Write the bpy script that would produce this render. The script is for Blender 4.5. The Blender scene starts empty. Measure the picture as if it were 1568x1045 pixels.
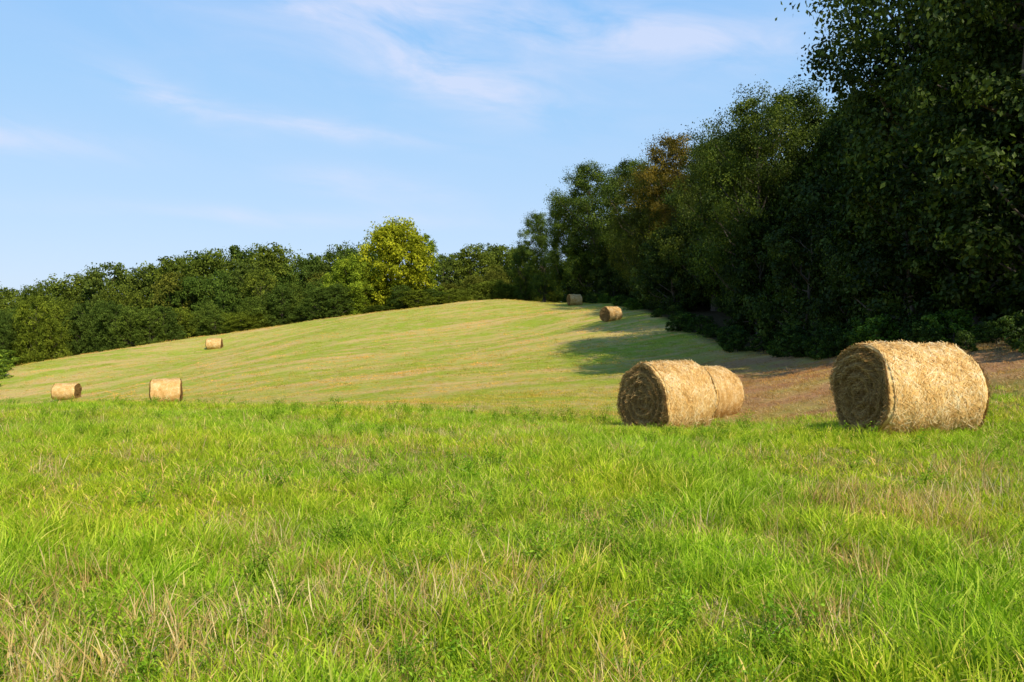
import bpy, math, numpy as np
from mathutils import Vector
rng=np.random.default_rng(7)
scene=bpy.context.scene
R2=math.radians
EYE=1.6
# ------------------------------------------------------------------ terrain
CP=np.array([
(0,0,0),(-4,3.6,0),(4,3.6,0),(-10,0,0),(10,0,.1),(0,-20,.3),(-20,-20,.2),(20,-20,1),
(-8,10,-.03),(0,10,-.03),(5,10,-.03),(9,10,.1),(6,12,-.1),(3.2,15.5,-.45),(5.3,20.5,-.75),
(-14,18,-.2),(-7,18,-.22),(-2,17,-.28),(10,16,.3),(14,16,1),
(-18,27,-1.6),(-10,27,-1.35),(-3,26,-.95),(0,30,-1.0),(-20,47,-2.8),(-39.4,71,-4.85),(-12,45,-2.),
(0,50,-.9),(0,75,.5),(0,100,3.2),(0,125,5.8),(-40,107,-1.47),(-30.4,122,2.4),(-44.5,117,.1),(-56,108,-1.9),
(-59,97,-3.3),(-49,78,-5.2),(-16.7,124,4.3),(9.3,74,2.2),(8.5,107,4.4),(6,125,5.3),(11,60,.9),(12,90,3.6),(8,45,-.6),(9,30,-.4),
(11.4,38,-.05),(12.1,24,.7),(12.9,20,.95),(-20,95,.9),(-20,70,-1.5),
(0,150,4.5),(-37,150,.3),(-57,150,-4),(-60,140,-3.6),(-80,110,-7),(-75,80,-7.5),(-60,60,-6.3),(-40,45,-4.4),(-30,30,-2.6),(-60,20,-3),
(30,40,2),(30,80,4),(30,120,6),(40,20,2),(-90,170,-6),(0,200,1),(60,160,5),(-130,150,-8),
(400,400,-5),(-400,400,-10),(400,-400,-5),(-400,-400,-5),(0,900,-8),(0,-900,-8),(900,0,-8),(-900,0,-8),(0,400,-5),(1800,1800,-10),(-1800,1800,-10),(1800,-1800,-10),(-1800,-1800,-10)],float)
def U(d2): return np.where(d2>0,d2*np.log(d2+1e-12)*.5,0)
P=CP[:,:2]/100; n=len(P)
K=U(((P[:,None]-P[None])**2).sum(2))+np.eye(n)*1e-5
A=np.zeros((n+3,n+3));A[:n,:n]=K;A[:n,n]=1;A[:n,n+1:]=P;A[n,:n]=1;A[n+1:,:n]=P.T
W=np.linalg.solve(A,np.r_[CP[:,2],0,0,0])
wv=[(rng.uniform(0,6.28),f,rng.uniform(0,6.28)) for f in (.35,.5,.8,1.1,1.7,2.3,3.1)]
def hz(x,y):
    x=np.atleast_1d(np.asarray(x,float));y=np.atleast_1d(np.asarray(y,float))
    out=np.zeros(len(x))
    for i in range(0,len(x),20000):
        q=np.c_[x[i:i+20000],y[i:i+20000]]/100
        out[i:i+20000]=U(((q[:,None]-P[None])**2).sum(2))@W[:n]+W[n]+q@W[n+1:]
    for a,f,p in wv: out+=.022/f**.6*np.sin(f*(x*math.cos(a)+y*math.sin(a))+p+np.sin(.4*f*(x*math.sin(a)-y*math.cos(a))))
    return out
def H0(x,y): return float(hz([x],[y])[0])
def pn(x,y,s,seed):
    r=np.random.default_rng(seed);o=0
    for k in range(9):
        a=r.uniform(0,6.28);f=s*r.uniform(.5,2.2);p=r.uniform(0,6.28)
        o=o+np.sin(f*(x*math.cos(a)+y*math.sin(a))+p+1.3*np.sin(.6*f*(y*math.cos(a)-x*math.sin(a))+p))
    return o/3.0
def mkmesh(name,V,loops,counts,mats=(),matidx=None,smooth=False,attr=None):
    me=bpy.data.meshes.new(name)
    V=np.asarray(V,np.float32);loops=np.asarray(loops,np.int32);counts=np.asarray(counts,np.int32)
    me.vertices.add(len(V));me.vertices.foreach_set('co',V.ravel())
    me.loops.add(len(loops));me.loops.foreach_set('vertex_index',loops)
    me.polygons.add(len(counts));me.polygons.foreach_set('loop_start',np.r_[0,np.cumsum(counts)[:-1]].astype(np.int32))
    if matidx is not None: me.polygons.foreach_set('material_index',np.asarray(matidx,np.int32))
    me.polygons.foreach_set('use_smooth',np.full(len(counts),smooth))
    for m in mats: me.materials.append(m)
    if attr is not None:
        a=me.attributes.new('var','FLOAT','POINT');a.data.foreach_set('value',np.asarray(attr,np.float32))
    me.update(calc_edges=True);me.validate();return me
def link(o,parent=None):
    scene.collection.objects.link(o)
    if parent: o.parent=parent
    return o
# ------------------------------------------------------------------ material helpers
def newmat(name):
    m=bpy.data.materials.new(name);m.use_nodes=True;nt=m.node_tree;nt.nodes.clear();return m,nt
def N(nt,t,**k):
    nd=nt.nodes.new(t)
    for a,b in k.items():
        if a in nd.inputs.keys(): nd.inputs[a].default_value=b
        else: setattr(nd,a,b)
    return nd
def ramp(nt,fac,stops):
    r=nt.nodes.new('ShaderNodeValToRGB');nt.links.new(fac,r.inputs[0]);e=r.color_ramp.elements
    while len(e)<len(stops): e.new(.5)
    for i,(p,c) in enumerate(stops): e[i].position=p;e[i].color=(*c,1)
    return r.outputs[0]
def mixc(nt,f,a,b,mode='MIX'):
    m=nt.nodes.new('ShaderNodeMix');m.data_type='RGBA';m.blend_type=mode
    for i,v in ((0,f),(6,a),(7,b)):
        if isinstance(v,bpy.types.NodeSocket): nt.links.new(v,m.inputs[i])
        elif i==0: m.inputs[0].default_value=v
        else: m.inputs[i].default_value=(*v,1)
    return m.outputs[2]
def mth(nt,op,a,b=None,c=None):
    m=nt.nodes.new('ShaderNodeMath');m.operation=op
    for i,v in enumerate((a,b,c)):
        if v is None: continue
        if isinstance(v,bpy.types.NodeSocket): nt.links.new(v,m.inputs[i])
        else: m.inputs[i].default_value=v
    return m.outputs[0]
def mrange(nt,v,a,b,c=0.,d=1.):
    r=N(nt,'ShaderNodeMapRange');nt.links.new(v,r.inputs[0])
    for i,q in enumerate((a,b,c,d)): r.inputs[i+1].default_value=q
    return r.outputs[0]
def leafshader(nt,col,trans=.35,gloss=.04,rough=.5):
    d=N(nt,'ShaderNodeBsdfDiffuse');t=N(nt,'ShaderNodeBsdfTranslucent')
    nt.links.new(col,d.inputs[0]);tc=mixc(nt,1.0,col,(1.15,1.2,.55),'MULTIPLY');nt.links.new(tc,t.inputs[0])
    m=N(nt,'ShaderNodeMixShader');m.inputs[0].default_value=trans;nt.links.new(d.outputs[0],m.inputs[1]);nt.links.new(t.outputs[0],m.inputs[2])
    out=m
    if gloss>0:
        g=N(nt,'ShaderNodeBsdfGlossy',Roughness=rough);g.inputs['Color'].default_value=(1,1,1,1)
        out=N(nt,'ShaderNodeMixShader');out.inputs[0].default_value=gloss;nt.links.new(m.outputs[0],out.inputs[1]);nt.links.new(g.outputs[0],out.inputs[2])
    o=N(nt,'ShaderNodeOutputMaterial');nt.links.new(out.outputs[0],o.inputs[0])
def attrvar(nt):
    a=nt.nodes.new('ShaderNodeAttribute');a.attribute_name='var';return a.outputs['Fac']
def leafmat(name,stops,trans=.3,gloss=.05):
    m,nt=newmat(name);c=ramp(nt,attrvar(nt),stops)
    oi=nt.nodes.new('ShaderNodeObjectInfo')
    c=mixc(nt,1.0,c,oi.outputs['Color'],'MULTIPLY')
    leafshader(nt,c,trans,gloss);return m
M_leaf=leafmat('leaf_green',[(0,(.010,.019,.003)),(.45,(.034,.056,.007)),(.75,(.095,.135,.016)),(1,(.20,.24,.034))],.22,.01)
M_far=leafmat('leaf_distant',[(0,(.030,.046,.009)),(.5,(.095,.13,.022)),(1,(.22,.27,.045))],.22,.0)
m,nt=newmat('bark');tc=N(nt,'ShaderNodeTexCoord');nz=N(nt,'ShaderNodeTexNoise',Scale=6.0,Detail=6.0)
mp=N(nt,'ShaderNodeMapping');mp.inputs['Scale'].default_value=(1,1,.15)
nt.links.new(tc.outputs['Object'],mp.inputs[0]);nt.links.new(mp.outputs[0],nz.inputs[0])
b=N(nt,'ShaderNodeBsdfDiffuse');nt.links.new(ramp(nt,nz.outputs[0],[(.3,(.05,.04,.03)),(.7,(.16,.13,.10))]),b.inputs[0])
o=N(nt,'ShaderNodeOutputMaterial');nt.links.new(b.outputs[0],o.inputs[0]);M_bark=m
def streaknode(nt,pos):
    mp=N(nt,'ShaderNodeMapping');mp.inputs['Rotation'].default_value=(0,0,R2(-26));nt.links.new(pos,mp.inputs[0])
    mp2=N(nt,'ShaderNodeMapping');mp2.inputs['Scale'].default_value=(.32,1,.3);nt.links.new(mp.outputs[0],mp2.inputs[0])
    z=N(nt,'ShaderNodeTexNoise',Scale=.17,Detail=6.0,Roughness=.66,Distortion=1.3);nt.links.new(mp2.outputs[0],z.inputs[0])
    return ramp(nt,z.outputs[0],[(.44,(0,0,0)),(.58,(1,1,1))])
def brownmask(nt,pos):
    sx=nt.nodes.new('ShaderNodeSeparateXYZ');nt.links.new(pos,sx.inputs[0])
    a=mrange(nt,mth(nt,'SUBTRACT',sx.outputs[0],mth(nt,'MULTIPLY',sx.outputs[1],.08)),1.5,5.0);b=mrange(nt,sx.outputs[1],55,36);c=mrange(nt,sx.outputs[1],13,17)
    z=N(nt,'ShaderNodeTexNoise',Scale=.5,Detail=3.0);nt.links.new(pos,z.inputs[0])
    return mth(nt,'MULTIPLY',mth(nt,'MULTIPLY',mth(nt,'MULTIPLY',a,b),c),mrange(nt,z.outputs[0],.3,.55,.45,1.))
def grassmat(name,stops,alt,scale=.35,trans=.4,mown=False,gloss=.02):
    m,nt=newmat(name);c=ramp(nt,attrvar(nt),stops)
    oi=nt.nodes.new('ShaderNodeObjectInfo')
    nz=N(nt,'ShaderNodeTexNoise',Scale=scale,Detail=2.0);nt.links.new(oi.outputs['Location'],nz.inputs[0])
    f=ramp(nt,nz.outputs[0],[(.42,(0,0,0)),(.60,(1,1,1))])
    c2=mixc(nt,1.0,c,alt,'MULTIPLY');c=mixc(nt,f,c,c2)
    if mown:
        c=mixc(nt,streaknode(nt,oi.outputs['Location']),c,mixc(nt,1.0,c,(1.5,1.02,1.3),'MULTIPLY'))
        c=mixc(nt,mth(nt,'MULTIPLY',brownmask(nt,oi.outputs['Location']),.85),c,(.42,.21,.10))
    rv=mth(nt,'MULTIPLY_ADD',oi.outputs['Random'],.55,.72)
    cc=nt.nodes.new('ShaderNodeCombineXYZ')
    for i in range(3): nt.links.new(rv,cc.inputs[i])
    c=mixc(nt,1.0,c,cc.outputs[0],'MULTIPLY')
    leafshader(nt,c,trans,gloss,.45);return m
M_grass=grassmat('grass_green',[(0,(.19,.34,.015)),(.5,(.35,.53,.028)),(.85,(.53,.65,.07)),(1,(.72,.58,.20))],(1.28,1.05,1.0),gloss=0)
M_straw=grassmat('grass_dry',[(0,(.42,.27,.09)),(.5,(.66,.48,.20)),(1,(.84,.68,.40))],(.85,.78,.65),.5,.25,gloss=0)
M_weed=grassmat('weed_leaf',[(0,(.11,.21,.013)),(.6,(.19,.35,.022)),(1,(.30,.46,.05))],(1.3,1.12,1.0),.6,.3,gloss=0)
M_mown=grassmat('mown_grass',[(0,(.26,.31,.03)),(.5,(.42,.44,.06)),(.8,(.54,.48,.11)),(1,(.66,.48,.18))],(1.15,.98,.9),.12,.3,mown=True,gloss=0)
# ground material
m,nt=newmat('meadow_ground')
geo=nt.nodes.new('ShaderNodeNewGeometry');pos=geo.outputs['Position']
def noise(scale,det=5,rough=.6,vec=None,dist=0.):
    z=N(nt,'ShaderNodeTexNoise',Scale=scale,Detail=float(det),Roughness=rough,Distortion=dist);nt.links.new(vec or pos,z.inputs[0]);return z.outputs[0]
fine=noise(7,5,.8);mid=noise(.7,7,.75);big=noise(.06,3,.6)
mown=mixc(nt,streaknode(nt,pos),(.33,.38,.045),(.60,.43,.15))
mown=mixc(nt,ramp(nt,big,[(.42,(0,0,0)),(.65,(.5,.5,.5))]),mown,(.34,.42,.05))
mown=mixc(nt,ramp(nt,mid,[(.48,(0,0,0)),(.66,(.8,.8,.8))]),mown,(.60,.39,.18))
mown=mixc(nt,mth(nt,'MULTIPLY',brownmask(nt,pos),.9),mown,(.42,.21,.11))
mown=mixc(nt,1.0,mown,ramp(nt,fine,[(.25,(.5,.5,.5)),(.5,(1,1,1)),(.75,(1.35,1.3,1.2))]),'MULTIPLY')
lush=mixc(nt,ramp(nt,fine,[(.45,(0,0,0)),(.65,(1,1,1))]),(.16,.22,.025),(.40,.32,.11))
sx=nt.nodes.new('ShaderNodeSeparateXYZ');nt.links.new(pos,sx.inputs[0])
f=mth(nt,'ADD',sx.outputs[1],mth(nt,'MULTIPLY',mid,6.0))
c=mixc(nt,mrange(nt,f,17,22),lush,mown)
# leaf litter under the wood
edge=mth(nt,'ADD',sx.outputs[0],mth(nt,'MULTIPLY',mrange(nt,sx.outputs[1],105,150),12.0))
litter=mth(nt,'MULTIPLY',mrange(nt,mth(nt,'ADD',edge,mid),13.2,14.4),mrange(nt,sx.outputs[1],-40,-30))
c=mixc(nt,litter,c,mixc(nt,fine,(.03,.022,.010),(.10,.07,.035)))
b=N(nt,'ShaderNodeBsdfDiffuse');nt.links.new(c,b.inputs[0])
bp=N(nt,'ShaderNodeBump',Strength=.8,Distance=.1);nt.links.new(fine,bp.inputs['Height']);nt.links.new(bp.outputs[0],b.inputs['Normal'])
o=N(nt,'ShaderNodeOutputMaterial');nt.links.new(b.outputs[0],o.inputs[0]);M_ground=m
g=np.linspace(-1,1,460);ax=1800*np.sinh(7.2*g)/math.sinh(7.2)
X,Y=np.meshgrid(ax,ax+12);Z=hz(X.ravel(),Y.ravel())
nn=len(ax);i=np.arange((nn-1)*nn).reshape(nn-1,nn)[:,:-1].ravel()
me=mkmesh('meadow_ground',np.c_[X.ravel(),Y.ravel(),Z],np.c_[i,i+1,i+nn+1,i+nn].ravel(),np.full(len(i),4),[M_ground],smooth=True)
link(bpy.data.objects.new('meadow_ground',me))
# ------------------------------------------------------------------ trees
def tube(path,rad,k=7):
    path=np.array(path,float);V=[];L=[]
    for j,(p,r) in enumerate(zip(path,rad)):
        d=path[min(j+1,len(path)-1)]-path[max(j-1,0)];d/=np.linalg.norm(d)+1e-9
        a=np.cross(d,[0.3,1,.1]);a/=np.linalg.norm(a);b=np.cross(d,a)
        for q in range(k):
            t=2*math.pi*q/k;V.append(p+r*(a*math.cos(t)+b*math.sin(t)))
        if j: 
            for q in range(k):
                s=(j-1)*k;L+=[s+q,s+(q+1)%k,s+k+(q+1)%k,s+k+q]
    return np.array(V),np.array(L)
def rdir(r,n):
    v=r.normal(size=(n,3));return v/np.linalg.norm(v,axis=1,keepdims=True)
def leaves(r,C,out,size,asp=.62):
    n=len(C);nr=out*.8+rdir(r,n)*.8+np.array([0,0,.35]);nr/=np.linalg.norm(nr,axis=1,keepdims=True)
    u=np.cross(nr,rdir(r,n));u/=np.linalg.norm(u,axis=1,keepdims=True)+1e-9;v=np.cross(nr,u)
    s=(size*r.uniform(.6,1.35,n))[:,None]
    V=np.stack([C-u*s*.5,C+v*s*asp*.5-u*s*.05,C+u*s*.5-nr*s*.12,C-v*s*asp*.5-u*s*.05],1).reshape(-1,3)
    return V
def make_tree(name,H,R,seed,ncl,per,size,zlow,lm,limbs=True,skew=.42,SUB=16,crf=.25,flat=.72):
    r=np.random.default_rng(seed);V=[];L=[];cnt=[];mi=[];at=[];off=0
    def add(v,l,m,a):
        nonlocal off
        V.append(v);L.append(l+off);cnt.append(np.full(len(l)//4,4));mi.append(np.full(len(l)//4,m));at.append(a);off+=len(v)
    lean=r.normal(size=2)*.03*H
    tz=np.linspace(-.4,H*.86,9)
    tp=[(lean[0]*(z/H)**2+r.normal()*.012*H*(z>1),lean[1]*(z/H)**2+r.normal()*.012*H*(z>1),z) for z in tz]
    tr=[.024*H*(1-.93*(max(z,0)/(H*.88))**.8)*(1.5 if z<0 else 1) for z in tz]
    v,l=tube(tp,tr,9);add(v,l,0,np.zeros(len(v)))
    tp=np.array(tp)
    ph=r.uniform(0,6.28,5)
    t=(np.arange(ncl)+r.uniform(0,1,ncl))/ncl
    az=np.arange(ncl)*2.399+r.normal(size=ncl)*.5
    prof=np.where(t<skew,(.55+.45*np.sin(.5*np.pi*t/skew)),np.sqrt(np.clip(1-((t-skew)/(1.03-skew))**2.2,0,1)))
    lob=1+.16*np.sin(2*az+ph[0]+3*t)+.15*np.sin(3*az+ph[1]-5*t)+.14*np.sin(9*t+ph[2])
    rf=np.where(r.uniform(size=ncl)<.75,r.uniform(.72,1.08,ncl),r.uniform(.2,.7,ncl))
    rr=R*prof*lob*rf*.86
    cz=H*(zlow+(.955-zlow)*t)+r.normal(size=ncl)*.012*H
    rc=R*crf*r.uniform(.5,1.3,ncl)
    C=np.c_[rr*np.cos(az)+lean[0]*(cz/H)**2,rr*np.sin(az)+lean[1]*(cz/H)**2,cz]
    if limbs:
        for q in range(0,ncl,2):
            zs=max(.12*H,C[q,2]-.9*rr[q]*r.uniform(.5,1)-.05*H);zs=min(zs,.82*H)
            s=np.array([np.interp(zs,tp[:,2],tp[:,0]),np.interp(zs,tp[:,2],tp[:,1]),zs])
            e=C[q];m1=s*.5+e*.5+r.normal(size=3)*.03*H;m1[2]-=.01*H
            r0=.008*H*(1-zs/H)+.0018*H
            v,l=tube([s,s*.75+m1*.25,m1,m1*.4+e*.6,e],[r0,r0*.8,r0*.6,r0*.4,r0*.15],5);add(v,l,0,np.zeros(len(v)))
    sd=rdir(r,ncl*SUB);ci=np.repeat(np.arange(ncl),SUB)
    SC=C[ci]+sd*(rc[ci]*r.uniform(.55,1.1,len(ci)))[:,None]*np.array([1.1,1.1,flat])
    sw=r.uniform(.4,1.6,len(SC));sv=r.uniform(0,1,len(SC))
    ntot=ncl*per;pick=r.choice(len(SC),ntot,p=sw/sw.sum())
    g=r.normal(size=(ntot,3));LC=SC[pick]+g*(rc[ci[pick]]*.21)[:,None]*np.array([1,1,.75])
    out=LC-C[ci[pick]];out/=np.linalg.norm(out,axis=1,keepdims=True)+1e-9
    v=leaves(r,LC,out,size)
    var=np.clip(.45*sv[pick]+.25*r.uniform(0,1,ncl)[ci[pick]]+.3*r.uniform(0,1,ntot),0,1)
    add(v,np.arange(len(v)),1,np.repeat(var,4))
    return mkmesh(name,np.concatenate(V),np.concatenate(L),np.concatenate(cnt),[M_bark,lm],np.concatenate(mi),attr=np.concatenate(at))
near=[make_tree('oak_a',20,6,1,95,820,.2,.16,M_leaf,SUB=16,crf=.30),make_tree('oak_b',20,6.3,2,90,860,.2,.14,M_leaf,SUB=16,crf=.31),make_tree('oak_c',20,5.6,3,95,800,.2,.12,M_leaf,skew=.5,SUB=16,crf=.30)]
under=[make_tree('und_a',8,3,11,50,380,.2,.05,M_leaf,skew=.35),make_tree('und_b',8,3.4,12,50,380,.2,.03,M_leaf,skew=.3)]
shrub=[make_tree('shr_a',2.2,1.5,21,34,180,.15,.05,M_leaf,skew=.3),make_tree('shr_b',2.2,1.3,22,30,180,.15,.05,M_leaf,skew=.4)]
far=[make_tree('far_%d'%k,18,6.4+.5*(k%3-1),30+k,80,220,.45,.06,M_far,skew=[.35,.45,.4,.55][k],crf=[.29,.25,.32,.27][k],flat=.85) for k in range(4)]
yel=make_tree('maple',16,7,77,130,330,.42,.05,M_far,skew=.42,crf=.26,flat=.85)
def place(mesh,base,name,x,y,H,wf=1.,col=(1,1,1),rot=None,parent=None):
    o=bpy.data.objects.new(name,mesh);s=H/base
    o.location=(x,y,H0(x,y)-.05);o.scale=(s*wf,s*wf,s);o.rotation_euler=(0,0,rng.uniform(0,6.28) if rot is None else rot)
    o.color=(*col,1);link(o,parent);return o
forest=[ # x,y,H,width,colour
(20.8,37,24,.9,(1,1,1)),(23,31,22,1,(.8,.85,.8)),(27,44,23,1,(.8,.85,.9)),(18.5,26,20,.9,(.8,.85,.9)),
(17.6,56.5,16.7,.8,(1.25,1.2,.9)),(21.0,62,17.6,.85,(1.15,1.15,1)),(23,54,15,.85,(.9,1,.9)),(18.6,73,15.5,.8,(1.3,1.15,.9)),(19.5,89,19,.85,(2.3,1.15,.9)),  # first oak tinted yellower: sunlit highlights put into its leaf colour
(21.5,80,18,.9,(.9,1,1)),(16.6,97,16.5,.8,(1.6,1.2,.9)),(12.6,119,21.2,.9,(1.3,1.3,1)),(17.5,110,20,.9,(1.2,1.2,1)),(8.8,124,17,.75,(1.3,1.35,1)),(5.6,138,16,.8,(1.3,1.35,1.1)),(2.5,146,12,.8,(1.4,1.4,1.1)),
(27,12,20,1,(1,1,1)),(26,3,19,1,(1,1,1)),(26,21,21,1,(1,1,1))]
for k,(x,y,H,w,c) in enumerate(forest): place(near[k%3],20,'oak_tree',x,y,H,w,c)
e=link(bpy.data.objects.new('forest_interior',None))
for y in np.arange(20,150,9.5):
    for xo in (29,37):
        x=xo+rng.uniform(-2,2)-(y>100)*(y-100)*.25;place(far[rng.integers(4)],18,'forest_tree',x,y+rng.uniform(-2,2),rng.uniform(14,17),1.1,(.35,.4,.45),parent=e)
e=link(bpy.data.objects.new('forest_undergrowth',None))
for y in np.arange(24.5,125,4.2):
    x0=15.4+1.0*math.sin(y*.3)-(max(0,y-105)*.25)
    gap=(58<y<73) or (91<y<105)
    place(under[rng.integers(2)],8,'understory_tree',x0+rng.uniform(0,2)+1.5*gap,y,rng.uniform(5.5,8.5)*(.62 if gap else 1),rng.uniform(.85,1),(.7,.75,.7) ,parent=e)  # understory tints are dark: forest shade put into the leaf colour
    place(under[rng.integers(2)],8,'understory_tree',x0+5+rng.uniform(0,2),y+1.5,rng.uniform(9,12),1,(.65,.7,.65) ,parent=e)
for y in np.r_[np.arange(18,60,1.5),np.arange(60,128,1.7)]:
    x0=13.5+.6*math.sin(y*.5)-(max(0,y-105)*.25)
    q=rng.uniform()
    place(shrub[rng.integers(2)],2.2,'shrub',x0+rng.uniform(-.4,1.2),y,rng.uniform(.5,1.5),rng.uniform(.9,1.2),(1.5,1.8,1.2) if q<.25 else (.8,.95,.8),parent=e)  # darker tint paints shadow onto most of the shrubs
# distant treeline: bearing (tangent*1220), elevation of the top (tangent*1220), distance
e=link(bpy.data.objects.new('distant_treeline',None))
def far_t(bx,el,d,w=1.,c=(1,1,1)):
    x=bx/1220*d;z0=H0(x,d);H=EYE+el/1220*d-z0
    place(far[rng.integers(4)],18,'treeline_tree',x,d,H,w*18/H*min(1.25,max(.6,H/17)),c,parent=e)
tl=[(-850,60,140),(-815,65,150),(-775,62,165),(-735,58,150),(-712,66,175),(-680,62,160),(-650,85,165),(-612,97,160),(-575,82,170),(-548,92,165),(-515,106,158),(-480,108,165),(-450,112,160),(-412,122,165),(-375,124,158),(-345,112,165),(-312,104,160),(-285,112,165),(-262,122,162),(-232,122,160),(-105,108,170),(-85,112,178),(-60,124,172),(-38,120,180),(-10,122,178),(12,118,172),(40,100,175),(70,100,172),(100,95,170)]
for bx,el,d in tl:
    far_t(bx,el+rng.uniform(-3,3),d,rng.uniform(.75,1.),[(1,1,1),(1.15,1.12,.9),(.8,.9,.9),(1.3,1.2,.9)][rng.integers(4)])
    far_t(bx+rng.uniform(-22,22),el-rng.uniform(22,48),d-rng.uniform(8,16),.8,[(1,1,1),(1.3,1.2,.9),(.85,1,.9),(1.3,1.05,.9)][rng.integers(4)])
for bx in np.arange(-860,-90,17): far_t(bx+rng.uniform(-6,6),rng.uniform(5,45)+ (bx>-400)*22,133+rng.uniform(-4,6),rng.uniform(.6,.85),[(1.1,1.15,1),(1.4,1.3,.8),(.8,.9,.9)][rng.integers(3)])
for bx in np.arange(-90,70,16): far_t(bx,62+rng.uniform(-6,14),152,.8,(1.35,1.25,.9))
place(yel,16,'yellow_green_maple_tree',-20.3,137,15.2,.95,(2.9,2.3,.8),rot=.4);place(far[3],18,'yellow_green_tree',-15.5,139,13,.8,(1.6,1.6,.9))
place(yel,16,'yellow_green_maple_tree',-27,134,10,.9,(1.8,1.8,.9),rot=2.)
e=link(bpy.data.objects.new('field_edge_shrubs',None))
for x,y,h in [(-51.2,77,1.3),(-53,80,1.6),(-55.5,84,2.0),(-53.0,75,1.4),(-58.5,90,2.2),(-62,95,2.4),(-55.5,79,2.0),(-65,101,2.6),(-54,72,1.3)]:
    place(shrub[rng.integers(2)],2.2,'shrub',x,y,h,1.3,(2.6,2.6,1.8),parent=e)
# ------------------------------------------------------------------ hay bales
def haymat(name,stops,bump=.6,end=False):
    m,nt=newmat(name);v=attrvar(nt);tc=N(nt,'ShaderNodeTexCoord')
    nz=N(nt,'ShaderNodeTexNoise',Scale=3.5,Detail=9.0,Roughness=.72);nt.links.new(tc.outputs['Object'],nz.inputs[0])
    f=mth(nt,'ADD',mth(nt,'MULTIPLY',v,.30),mth(nt,'MULTIPLY',nz.outputs[0],.78))
    c=ramp(nt,f,stops);b=N(nt,'ShaderNodeBsdfDiffuse');nt.links.new(c,b.inputs[0])
    bp=N(nt,'ShaderNodeBump',Strength=bump,Distance=.03);n2=N(nt,'ShaderNodeTexNoise',Scale=28.0,Detail=6.0);nt.links.new(tc.outputs['Object'],n2.inputs[0])
    nt.links.new(n2.outputs[0],bp.inputs['Height']);nt.links.new(bp.outputs[0],b.inputs['Normal'])
    o=N(nt,'ShaderNodeOutputMaterial');nt.links.new(b.outputs[0],o.inputs[0]);return m
M_hs=haymat('hay_side',[(.27,(.40,.20,.06)),(.42,(.68,.40,.13)),(.56,(.80,.54,.22)),(.70,(.93,.76,.46))],.5)
M_he=haymat('hay_end',[(.25,(.10,.05,.018)),(.5,(.30,.17,.06)),(.75,(.52,.33,.13)),(.9,(.68,.50,.24))])  # brown hay, with the shade of the end face also in the colour
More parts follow.
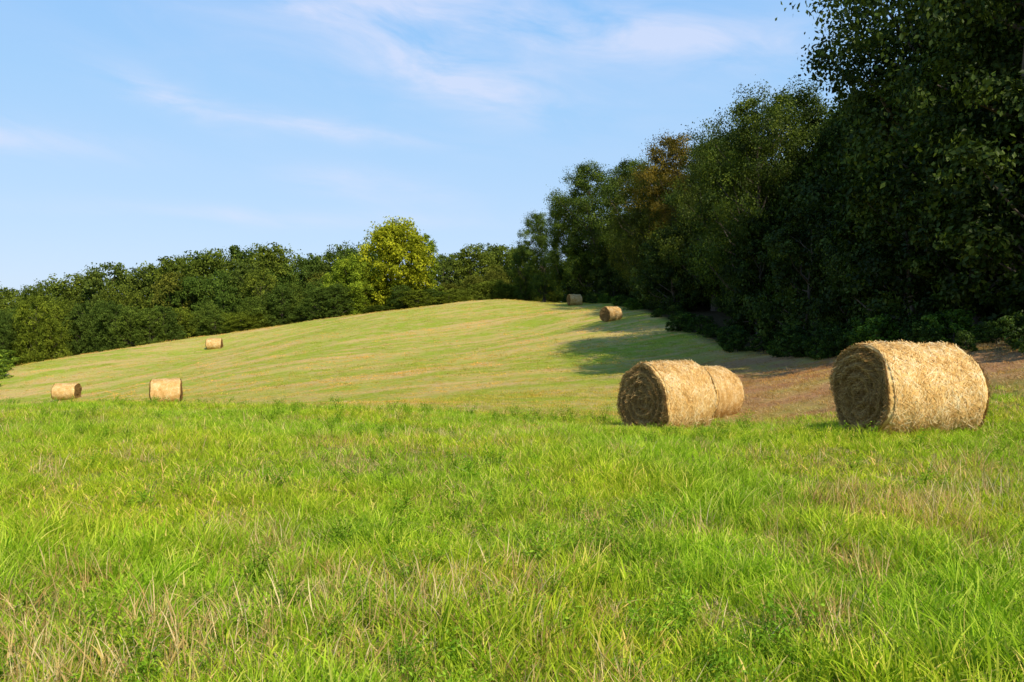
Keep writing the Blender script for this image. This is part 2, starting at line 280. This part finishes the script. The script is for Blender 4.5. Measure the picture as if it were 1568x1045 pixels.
def make_bale(name,seed,Rb=.7,Lb=1.45):
    r=np.random.default_rng(seed);nt_,nl=110,44
    pr=[]
    for q in np.linspace(0,1,14)[:-1]: pr.append((-Lb/2,Rb*q*.91,1))
    for a in np.linspace(0,math.pi/2,6): pr.append((-Lb/2+.08*(1-math.cos(a)),Rb*.91+Rb*.09*math.sin(a),1 if a<.6 else 0))
    for q in np.linspace(0,1,nl)[1:-1]: pr.append((-Lb/2+.08+(Lb-.16)*q,Rb,0))
    pr=pr+[(-x,rr,e) for x,rr,e in pr[:19][::-1]]
    ph=r.uniform(0,6.28,12)
    def shape(x,rad,th):
        s=rad*(1+.018*np.sin(3*th+ph[0])+.018*np.sin(2*th+ph[1]+x*2)+.016*np.sin(5*x+ph[2])+.010*np.sin(11*x+4*th+ph[3])+.008*np.sin(17*x-7*th+ph[4])+.006*np.sin(29*x+9*th+ph[6]))
        sp=(.03*np.sin(rad*42+th+ph[5])+.05*np.sin(2*th+ph[7])*rad+.02*np.sin(5*th+ph[8]+rad*9))*(np.abs(x)>Lb/2-.03)*np.sign(x)*np.clip(rad*6,0,1)
        y=s*np.cos(th);z=s*np.sin(th)
        z=np.where(z<-Rb*.86,-Rb*.86+(z+Rb*.86)*.35,z);y=y*(1+.05*np.clip(-z/Rb,0,1))
        return np.stack([x+sp,y,z+Rb*.90],-1)
    th=np.arange(nt_)*2*np.pi/nt_
    V=np.concatenate([shape(np.full(nt_,x),np.full(nt_,rr),th) for x,rr,e in pr]);
    V+=r.normal(size=V.shape)*.006
    L=[];mi=[]
    for j in range(len(pr)-1):
        a=j*nt_+np.arange(nt_);b=j*nt_+(np.arange(nt_)+1)%nt_
        L.append(np.c_[a,b,b+nt_,a+nt_].ravel());mi.append(np.full(nt_,1 if pr[j][2] and pr[j+1][2] else 0))
    L=np.concatenate(L);mi=np.concatenate(mi);at=r.uniform(.2,.6,len(V))
    def strands(n,end):
        if end:
            sg=r.choice([-1,1],n);rad=Rb*np.sqrt(r.uniform(.0,1,n))*.97;t0=r.uniform(0,6.28,n)
            ln=r.uniform(.05,.2,n);k=3;pts=[]
            slope=r.normal(size=n)*.6;lift=r.uniform(.0,.04,n)*r.choice([1,1,2],n)
            for q in range(k):
                f=q/(k-1)-.5;tt=t0+f*ln/np.maximum(rad,.12);p=shape(sg*Lb/2*np.ones(n),np.clip(rad+f*ln*slope,0.02,Rb*.98),tt);p[:,0]+=sg*(.006+lift*abs(f)*2);pts.append(p)
            nrm=np.stack([sg,0*sg,0*sg],-1).astype(float)
            var=np.clip(.5+.35*np.sin(rad*42+t0+ph[5])+.3*r.normal(size=n),0,1)
        else:
            x=r.uniform(-Lb/2+.02,Lb/2-.02,n);t0=r.uniform(0,6.28,n);ln=r.uniform(.05,.2,n);slope=r.normal(size=n)*.9;lift=r.uniform(0,.008,n)*r.choice([1,1,1,1,5],n)
            pts=[];k=3
            for q in range(k):
                f=q/(k-1)-.5;tt=t0+f*ln/Rb;p=shape(np.clip(x+f*ln*slope,-Lb/2+.01,Lb/2-.01),Rb+.005+lift*abs(f)*2,tt);pts.append(p)
            nrm=np.stack([0*t0,np.cos(t0),np.sin(t0)],-1);var=r.uniform(0,1,n)
        w=r.uniform(.004,.010,n)[:,None]
        d=pts[2]-pts[0];s=np.cross(d,nrm);s/=np.linalg.norm(s,axis=1,keepdims=True)+1e-9;s+=nrm*r.normal(size=(n,1))*.3
        Vs=np.stack([pts[0]-s*w*.5,pts[0]+s*w*.5,pts[1]-s*w*.5,pts[1]+s*w*.5,pts[2]-s*w*.3,pts[2]+s*w*.3],1).reshape(-1,3)
        b=np.arange(n)*6
        Ls=np.stack([b,b+1,b+3,b+2,b+2,b+3,b+5,b+4],1).ravel()
        return Vs,Ls,np.repeat(var,6)
    VV=[V];LL=[L];MI=[mi];AT=[at];off=len(V)
    for cnt,end in ((9500,False),(9000,True)):
        v,l,a=strands(cnt,end);VV.append(v);LL.append(l+off);MI.append(np.full(len(l)//4,1 if end else 0));AT.append(a);off+=len(v)
    Lc=np.concatenate(LL)
    return mkmesh(name,np.concatenate(VV),Lc,np.full(len(Lc)//4,4),[M_hs,M_he],np.concatenate(MI),smooth=True,attr=np.concatenate(AT))
bales=[make_bale('bale_a',5),make_bale('bale_b',6)]
# x,y,rotation,scale,length factor
BL=[(5.94,12.0,11,1.04,1.0),(3.0,15.4,31,1.03,.80),(5.12,20.8,42,1.0,.8),(9.2,74,35,1.02,1),(8.4,107,15,1.1,1),(-20,46,20,1.05,1),(-39.2,70,5,1.05,1.2),(-40,107,10,1.05,1.2)]
for k,(x,y,a,s,lf) in enumerate(BL):
    o=bpy.data.objects.new('hay_bale',bales[k%2]);o.location=(x,y,H0(x,y)-.03);o.rotation_euler=(0,0,R2(a));o.scale=(s*lf,s,s);link(o)
# ------------------------------------------------------------------ grass sources
def tuft(name,nb,h0,h1,spread,w,lean,mat,seed,curl=.5):
    r=np.random.default_rng(seed);a=r.uniform(0,6.28,nb);rd=spread*np.sqrt(r.uniform(0,1,nb));h=r.uniform(h0,h1,nb)
    base=np.c_[rd*np.cos(a),rd*np.sin(a),np.full(nb,-.02)]
    da=a+r.normal(size=nb)*1.1;dr=np.c_[np.cos(da),np.sin(da),0*da];ln=(h*lean*r.uniform(.1,1.3,nb))[:,None]
    up=np.array([0,0,1.]);fa=r.uniform(0,6.28,nb);sd=np.c_[np.cos(fa),np.sin(fa),0*fa]
    ww=(w*r.uniform(.6,1.4,nb))[:,None];hh=h[:,None];rows=[]
    for t,wf in ((0,1.),(.4,1.),(.75,.7),(1,.08)):
        p=base+up*hh*(t-curl*.3*t**3)+dr*ln*t**2
        rows+= [p-sd*ww*.5*wf,p+sd*ww*.5*wf]
    V=np.stack(rows,1).reshape(-1,3);b=np.arange(nb)*8
    L=np.concatenate([np.stack([b+2*q,b+2*q+1,b+2*q+3,b+2*q+2],1) for q in range(3)],1).ravel()
    me=mkmesh(name,V,L,np.full(len(L)//4,4),[mat],attr=np.repeat(r.uniform(0,1,nb),8));return bpy.data.objects.new(name,me)
def weed(name,seed,h=.25):
    r=np.random.default_rng(seed);V=[];L=[];A_=[];off=0
    for s in range(4):
        a=r.uniform(0,6.28);d=np.array([math.cos(a),math.sin(a),0]);hh=h*r.uniform(.6,1.2)
        pts=[d*hh*.5*t**1.5+np.array([0,0,hh*t-.02]) for t in np.linspace(0,1,5)]
        v,l=tube(pts,[.004,.004,.003,.002,.001],4);V.append(v);L.append(l+off);A_.append(np.zeros(len(v)));off+=len(v)
        n=40;t=r.uniform(.15,1,n);C=np.array([np.interp(t,np.linspace(0,1,5),np.array(pts)[:,q]) for q in range(3)]).T
        sp=r.normal(size=(n,3))*np.array([1,1,.5])*.035*(h/.25);C=C+sp
        o_=sp/np.linalg.norm(sp,axis=1,keepdims=True)*.3+np.array([0,0,.6])
        v=leaves(r,C,o_,.030*(h/.25)**.5,.4);V.append(v);L.append(np.arange(len(v))+off);A_.append(np.repeat(r.uniform(0,1,n),4));off+=len(v)
    Lc=np.concatenate(L);return bpy.data.objects.new(name,mkmesh(name,np.concatenate(V),Lc,np.full(len(Lc)//4,4),[M_weed],attr=np.concatenate(A_)))
def coll(name,obs):
    c=bpy.data.collections.new(name)
    for o in obs: c.objects.link(o)
    return c
C_grass=coll('grass_tufts',[tuft('grass_tuft',34,.08,.30,.10,.0085,.7,M_grass,50+k) for k in range(6)])
C_low=coll('low_grass_tufts',[tuft('low_grass_tuft',30,.04,.13,.15,.008,.8,M_grass,60+k) for k in range(4)])
C_straw=coll('straw_tufts',[tuft('straw_tuft',14,.06,.26,.11,.0045,.7,M_straw,70+k,.1) for k in range(6)])
C_thatch=coll('thatch_tufts',[tuft('thatch_tuft',22,.02,.07,.15,.006,3.0,M_straw,80+k,.6) for k in range(4)])
C_weed=coll('weeds',[weed('weed',90+k,.14+.04*k) for k in range(4)])
C_mown=coll('mown_tufts',[tuft('mown_tuft',26,.03,.09,.18,.009,.9,M_mown,100+k) for k in range(4)])
C_mownf=coll('mown_patches',[tuft('mown_patch',34,.04,.12,.55,.03,.8,M_mown,110+k) for k in range(4)])
def scatter(name,c,x,y,s):
    z=hz(x,y);me=bpy.data.meshes.new(name);me.vertices.add(len(x));me.vertices.foreach_set('co',np.c_[x,y,z].astype(np.float32).ravel())
    a=me.attributes.new('scl','FLOAT','POINT');a.data.foreach_set('value',s.astype(np.float32))
    o=link(bpy.data.objects.new(name,me))
    g=bpy.data.node_groups.new(name,'GeometryNodeTree')
    g.interface.new_socket('Geometry',in_out='INPUT',socket_type='NodeSocketGeometry');g.interface.new_socket('Geometry',in_out='OUTPUT',socket_type='NodeSocketGeometry')
    gi=g.nodes.new('NodeGroupInput');go=g.nodes.new('NodeGroupOutput')
    ci=g.nodes.new('GeometryNodeCollectionInfo');ci.inputs['Collection'].default_value=c;ci.inputs['Separate Children'].default_value=True;ci.inputs['Reset Children'].default_value=True
    ip=g.nodes.new('GeometryNodeInstanceOnPoints');ip.inputs['Pick Instance'].default_value=True
    rv=g.nodes.new('FunctionNodeRandomValue');rv.data_type='FLOAT_VECTOR';rv.inputs[0].default_value=(-.22,-.22,0);rv.inputs[1].default_value=(.22,.22,6.28)
    na=g.nodes.new('GeometryNodeInputNamedAttribute');na.data_type='FLOAT';na.inputs['Name'].default_value='scl'
    K_=g.links.new;K_(gi.outputs[0],ip.inputs['Points']);K_(ci.outputs[0],ip.inputs['Instance']);K_(rv.outputs[0],ip.inputs['Rotation']);K_(na.outputs[0],ip.inputs['Scale']);K_(ip.outputs[0],go.inputs[0])
    md=o.modifiers.new('scatter','NODES');md.node_group=g
def fan(y0,y1,dens,mx=.70,pad=1.):
    n=int(dens*((mx*(y1**2-y0**2))+2*pad*(y1-y0)))
    y=rng.uniform(y0,y1,n*2);hw=mx*y+pad;keep=rng.uniform(0,1,len(y))<hw/(mx*y1+pad)
    y=y[keep];x=rng.uniform(-1,1,len(y))*(mx*y+pad);n=min(n,len(y));return x[:n],y[:n]
def lipy(x): return 17.5+1.2*np.sin(x*.5)+np.clip(-x,0,14)*.22-np.clip(x,0,8)*.38
def cat(*a): return np.concatenate([q[0] for q in a]),np.concatenate([q[1] for q in a])
def nobale(x,y):
    k=np.ones(len(x),bool)
    for b in BL[:3]:
        a=R2(b[2]);u=(x-b[0])*math.cos(a)+(y-b[1])*math.sin(a);v=-(x-b[0])*math.sin(a)+(y-b[1])*math.cos(a);k&=~((abs(u)<.75*b[4])&(abs(v)<.5))
    return k
def patch(x,y): return pn(x,y,.9,1)+.6*pn(x,y,2.6,2)+.4*pn(x,y,6,3)
x,y=cat(fan(1.8,8,85),fan(8,23,30));p=patch(x,y)
k=(p>-.75+rng.normal(size=len(x))*.3)&(y<lipy(x)+rng.normal(size=len(x))*.8)&nobale(x,y);x,y,p=x[k],y[k],p[k]
scatter('meadow_grass',C_grass,x,y,np.clip(.72+.28*p,.4,1.45)*rng.uniform(.7,1.2,len(x))*np.clip(1.22-.045*y,.5,1.12))
x,y=cat(fan(1.8,8,85),fan(8,24,44));k=(y<lipy(x)+1+rng.normal(size=len(x))*1.2)&nobale(x,y);x,y=x[k],y[k]
scatter('low_meadow_grass',C_low,x,y,rng.uniform(.6,1.35,len(x)))
x,y=cat(fan(1.8,8,60),fan(8,26,22));p=pn(x,y,1.6,5)+.8*pn(x,y,5,6)-.3*patch(x,y);k=(p>.25)&(y<lipy(x)+4)&nobale(x,y);x,y,p=x[k],y[k],p[k]
scatter('dry_straw_grass',C_straw,x,y,np.clip(.7+.25*p,.5,1.2)*rng.uniform(.5,1.25,len(x))*np.clip(1.15-.03*y,.55,1.1))
x,y=cat(fan(1.8,8,40),fan(8,26,10));k=nobale(x,y);x,y=x[k],y[k]
scatter('straw_thatch',C_thatch,x,y,rng.uniform(.7,1.5,len(x)))
x,y=cat(fan(1.8,8,18),fan(8,22,5));p=pn(x,y,1.0,8)+.8*pn(x,y,4,9);k=(p>.35)&(y<lipy(x)+1)&nobale(x,y);x,y=x[k],y[k]
nl_=170;lx=rng.uniform(-15,5,nl_);ly=lipy(lx)+rng.normal(size=nl_)*.5
x=np.r_[x,lx];y=np.r_[y,ly];s=np.r_[rng.uniform(.5,1.1,len(x)-nl_),rng.uniform(.7,1.5,nl_)];k=nobale(x,y)
scatter('meadow_weeds',C_weed,x[k],y[k],s[k])
x,y=cat(fan(13,32,16,.74),fan(32,60,5,.74));k=(y>lipy(x)-2+rng.normal(size=len(x)))&nobale(x,y);x,y=x[k],y[k]
scatter('mown_stubble',C_mown,x,y,rng.uniform(.6,1.3,len(x)))
x,y=fan(45,128,1.1,.72);k=(x<13);x,y=x[k],y[k]
scatter('mown_hillside_grass',C_mownf,x,y,rng.uniform(.5,1.1,len(x)))
# ------------------------------------------------------------------ light and sky
el=R2(41);az=math.atan2(.50,-.87)
s=Vector((math.sin(az)*math.cos(el),math.cos(az)*math.cos(el),math.sin(el)))
sun=bpy.data.lights.new('sun','SUN');sun.energy=5.0;sun.angle=R2(.5);sun.color=(1,.90,.69)
so=bpy.data.objects.new('sun',sun);so.rotation_euler=s.to_track_quat('Z','Y').to_euler();so.location=(0,0,60);link(so)
w=bpy.data.worlds.new('World');scene.world=w;w.use_nodes=True;nt=w.node_tree;nt.nodes.clear()
sky=N(nt,'ShaderNodeTexSky');sky.sky_type='NISHITA';sky.sun_disc=False;sky.sun_elevation=el;sky.sun_rotation=az;sky.air_density=1.0;sky.dust_density=.6;sky.ozone_density=1.5
tc=N(nt,'ShaderNodeTexCoord');sx=N(nt,'ShaderNodeSeparateXYZ');nt.links.new(tc.outputs['Generated'],sx.inputs[0])
azn=mth(nt,'ARCTAN2',sx.outputs[0],sx.outputs[1]);eln=mth(nt,'ARCSINE',sx.outputs[2])
cb=N(nt,'ShaderNodeCombineXYZ');nt.links.new(mth(nt,'MULTIPLY_ADD',azn,1.0,mth(nt,'MULTIPLY',eln,-.4)),cb.inputs[0]);nt.links.new(mth(nt,'MULTIPLY_ADD',azn,.6,mth(nt,'MULTIPLY',eln,3.6)),cb.inputs[1])
n1=N(nt,'ShaderNodeTexNoise',Scale=6.0,Detail=8.0,Roughness=.58,Distortion=.5);nt.links.new(cb.outputs[0],n1.inputs[0])
acc=None
for a0,e0,ra,re,sl,st in [(-.20,.385,.16,.035,-.08,.8),(-.07,.30,.13,.032,-.30,.95),(.16,.345,.24,.030,-.12,.85),(-.40,.255,.08,.018,-.3,.7),(-.22,.235,.13,.012,-.1,.9),(-.58,.20,.12,.018,-.05,.9),(-.18,.17,.12,.02,-.1,.5),(-.25,.13,.25,.012,0,.5),(-.1,.34,.5,.09,-.1,.3)]:
    dx=mth(nt,'SUBTRACT',azn,a0);dy=mth(nt,'SUBTRACT',mth(nt,'SUBTRACT',eln,e0),mth(nt,'MULTIPLY',dx,sl))
    q=mth(nt,'ADD',mth(nt,'POWER',mth(nt,'ABSOLUTE',mth(nt,'DIVIDE',dx,ra)),2.0),mth(nt,'POWER',mth(nt,'ABSOLUTE',mth(nt,'DIVIDE',dy,re)),2.0))
    gq=mth(nt,'MULTIPLY',mth(nt,'EXPONENT',mth(nt,'MULTIPLY',q,-1.0)),st)
    acc=gq if acc is None else mth(nt,'ADD',acc,gq)
fac=mth(nt,'MINIMUM',mth(nt,'MULTIPLY',mth(nt,'MULTIPLY',acc,mrange(nt,n1.outputs[0],.33,.70)),.75),.55)
S=1/.15
def g(c): return tuple(v*S for v in c)
grad=N(nt,'ShaderNodeValToRGB');nt.links.new(mrange(nt,eln,0.,1.57),grad.inputs[0]);E=grad.color_ramp.elements
pts=[(0,(.66,.79,.98)),(.08,(.52,.73,1.0)),(.17,(.39,.66,1.0)),(.28,(.27,.56,1.0)),(.6,(.13,.31,.72)),(1,(.10,.25,.6))]
while len(E)<len(pts): E.new(.5)
for i,(p_,c_) in enumerate(pts): E[i].position=p_;E[i].color=(*c_,1)
gs=mixc(nt,1.0,grad.outputs[0],(S,S,S),'MULTIPLY')
c=mixc(nt,.9,sky.outputs[0],gs)
c=mixc(nt,fac,c,g((.84,.84,1.0)))
bg=N(nt,'ShaderNodeBackground');bg.inputs[1].default_value=.15;nt.links.new(c,bg.inputs[0])
o=N(nt,'ShaderNodeOutputWorld');nt.links.new(bg.outputs[0],o.inputs[0])
scene.view_settings.view_transform='Standard';scene.view_settings.look='None';scene.view_settings.exposure=0
cam=bpy.data.cameras.new('camera');cam.lens=28;cam.sensor_width=36;cam.clip_end=6000;cam.clip_start=.05
co=bpy.data.objects.new('camera',cam);co.location=(0,0,EYE+H0(0,0));co.rotation_euler=(R2(90-1.05),0,0);link(co);scene.camera=co
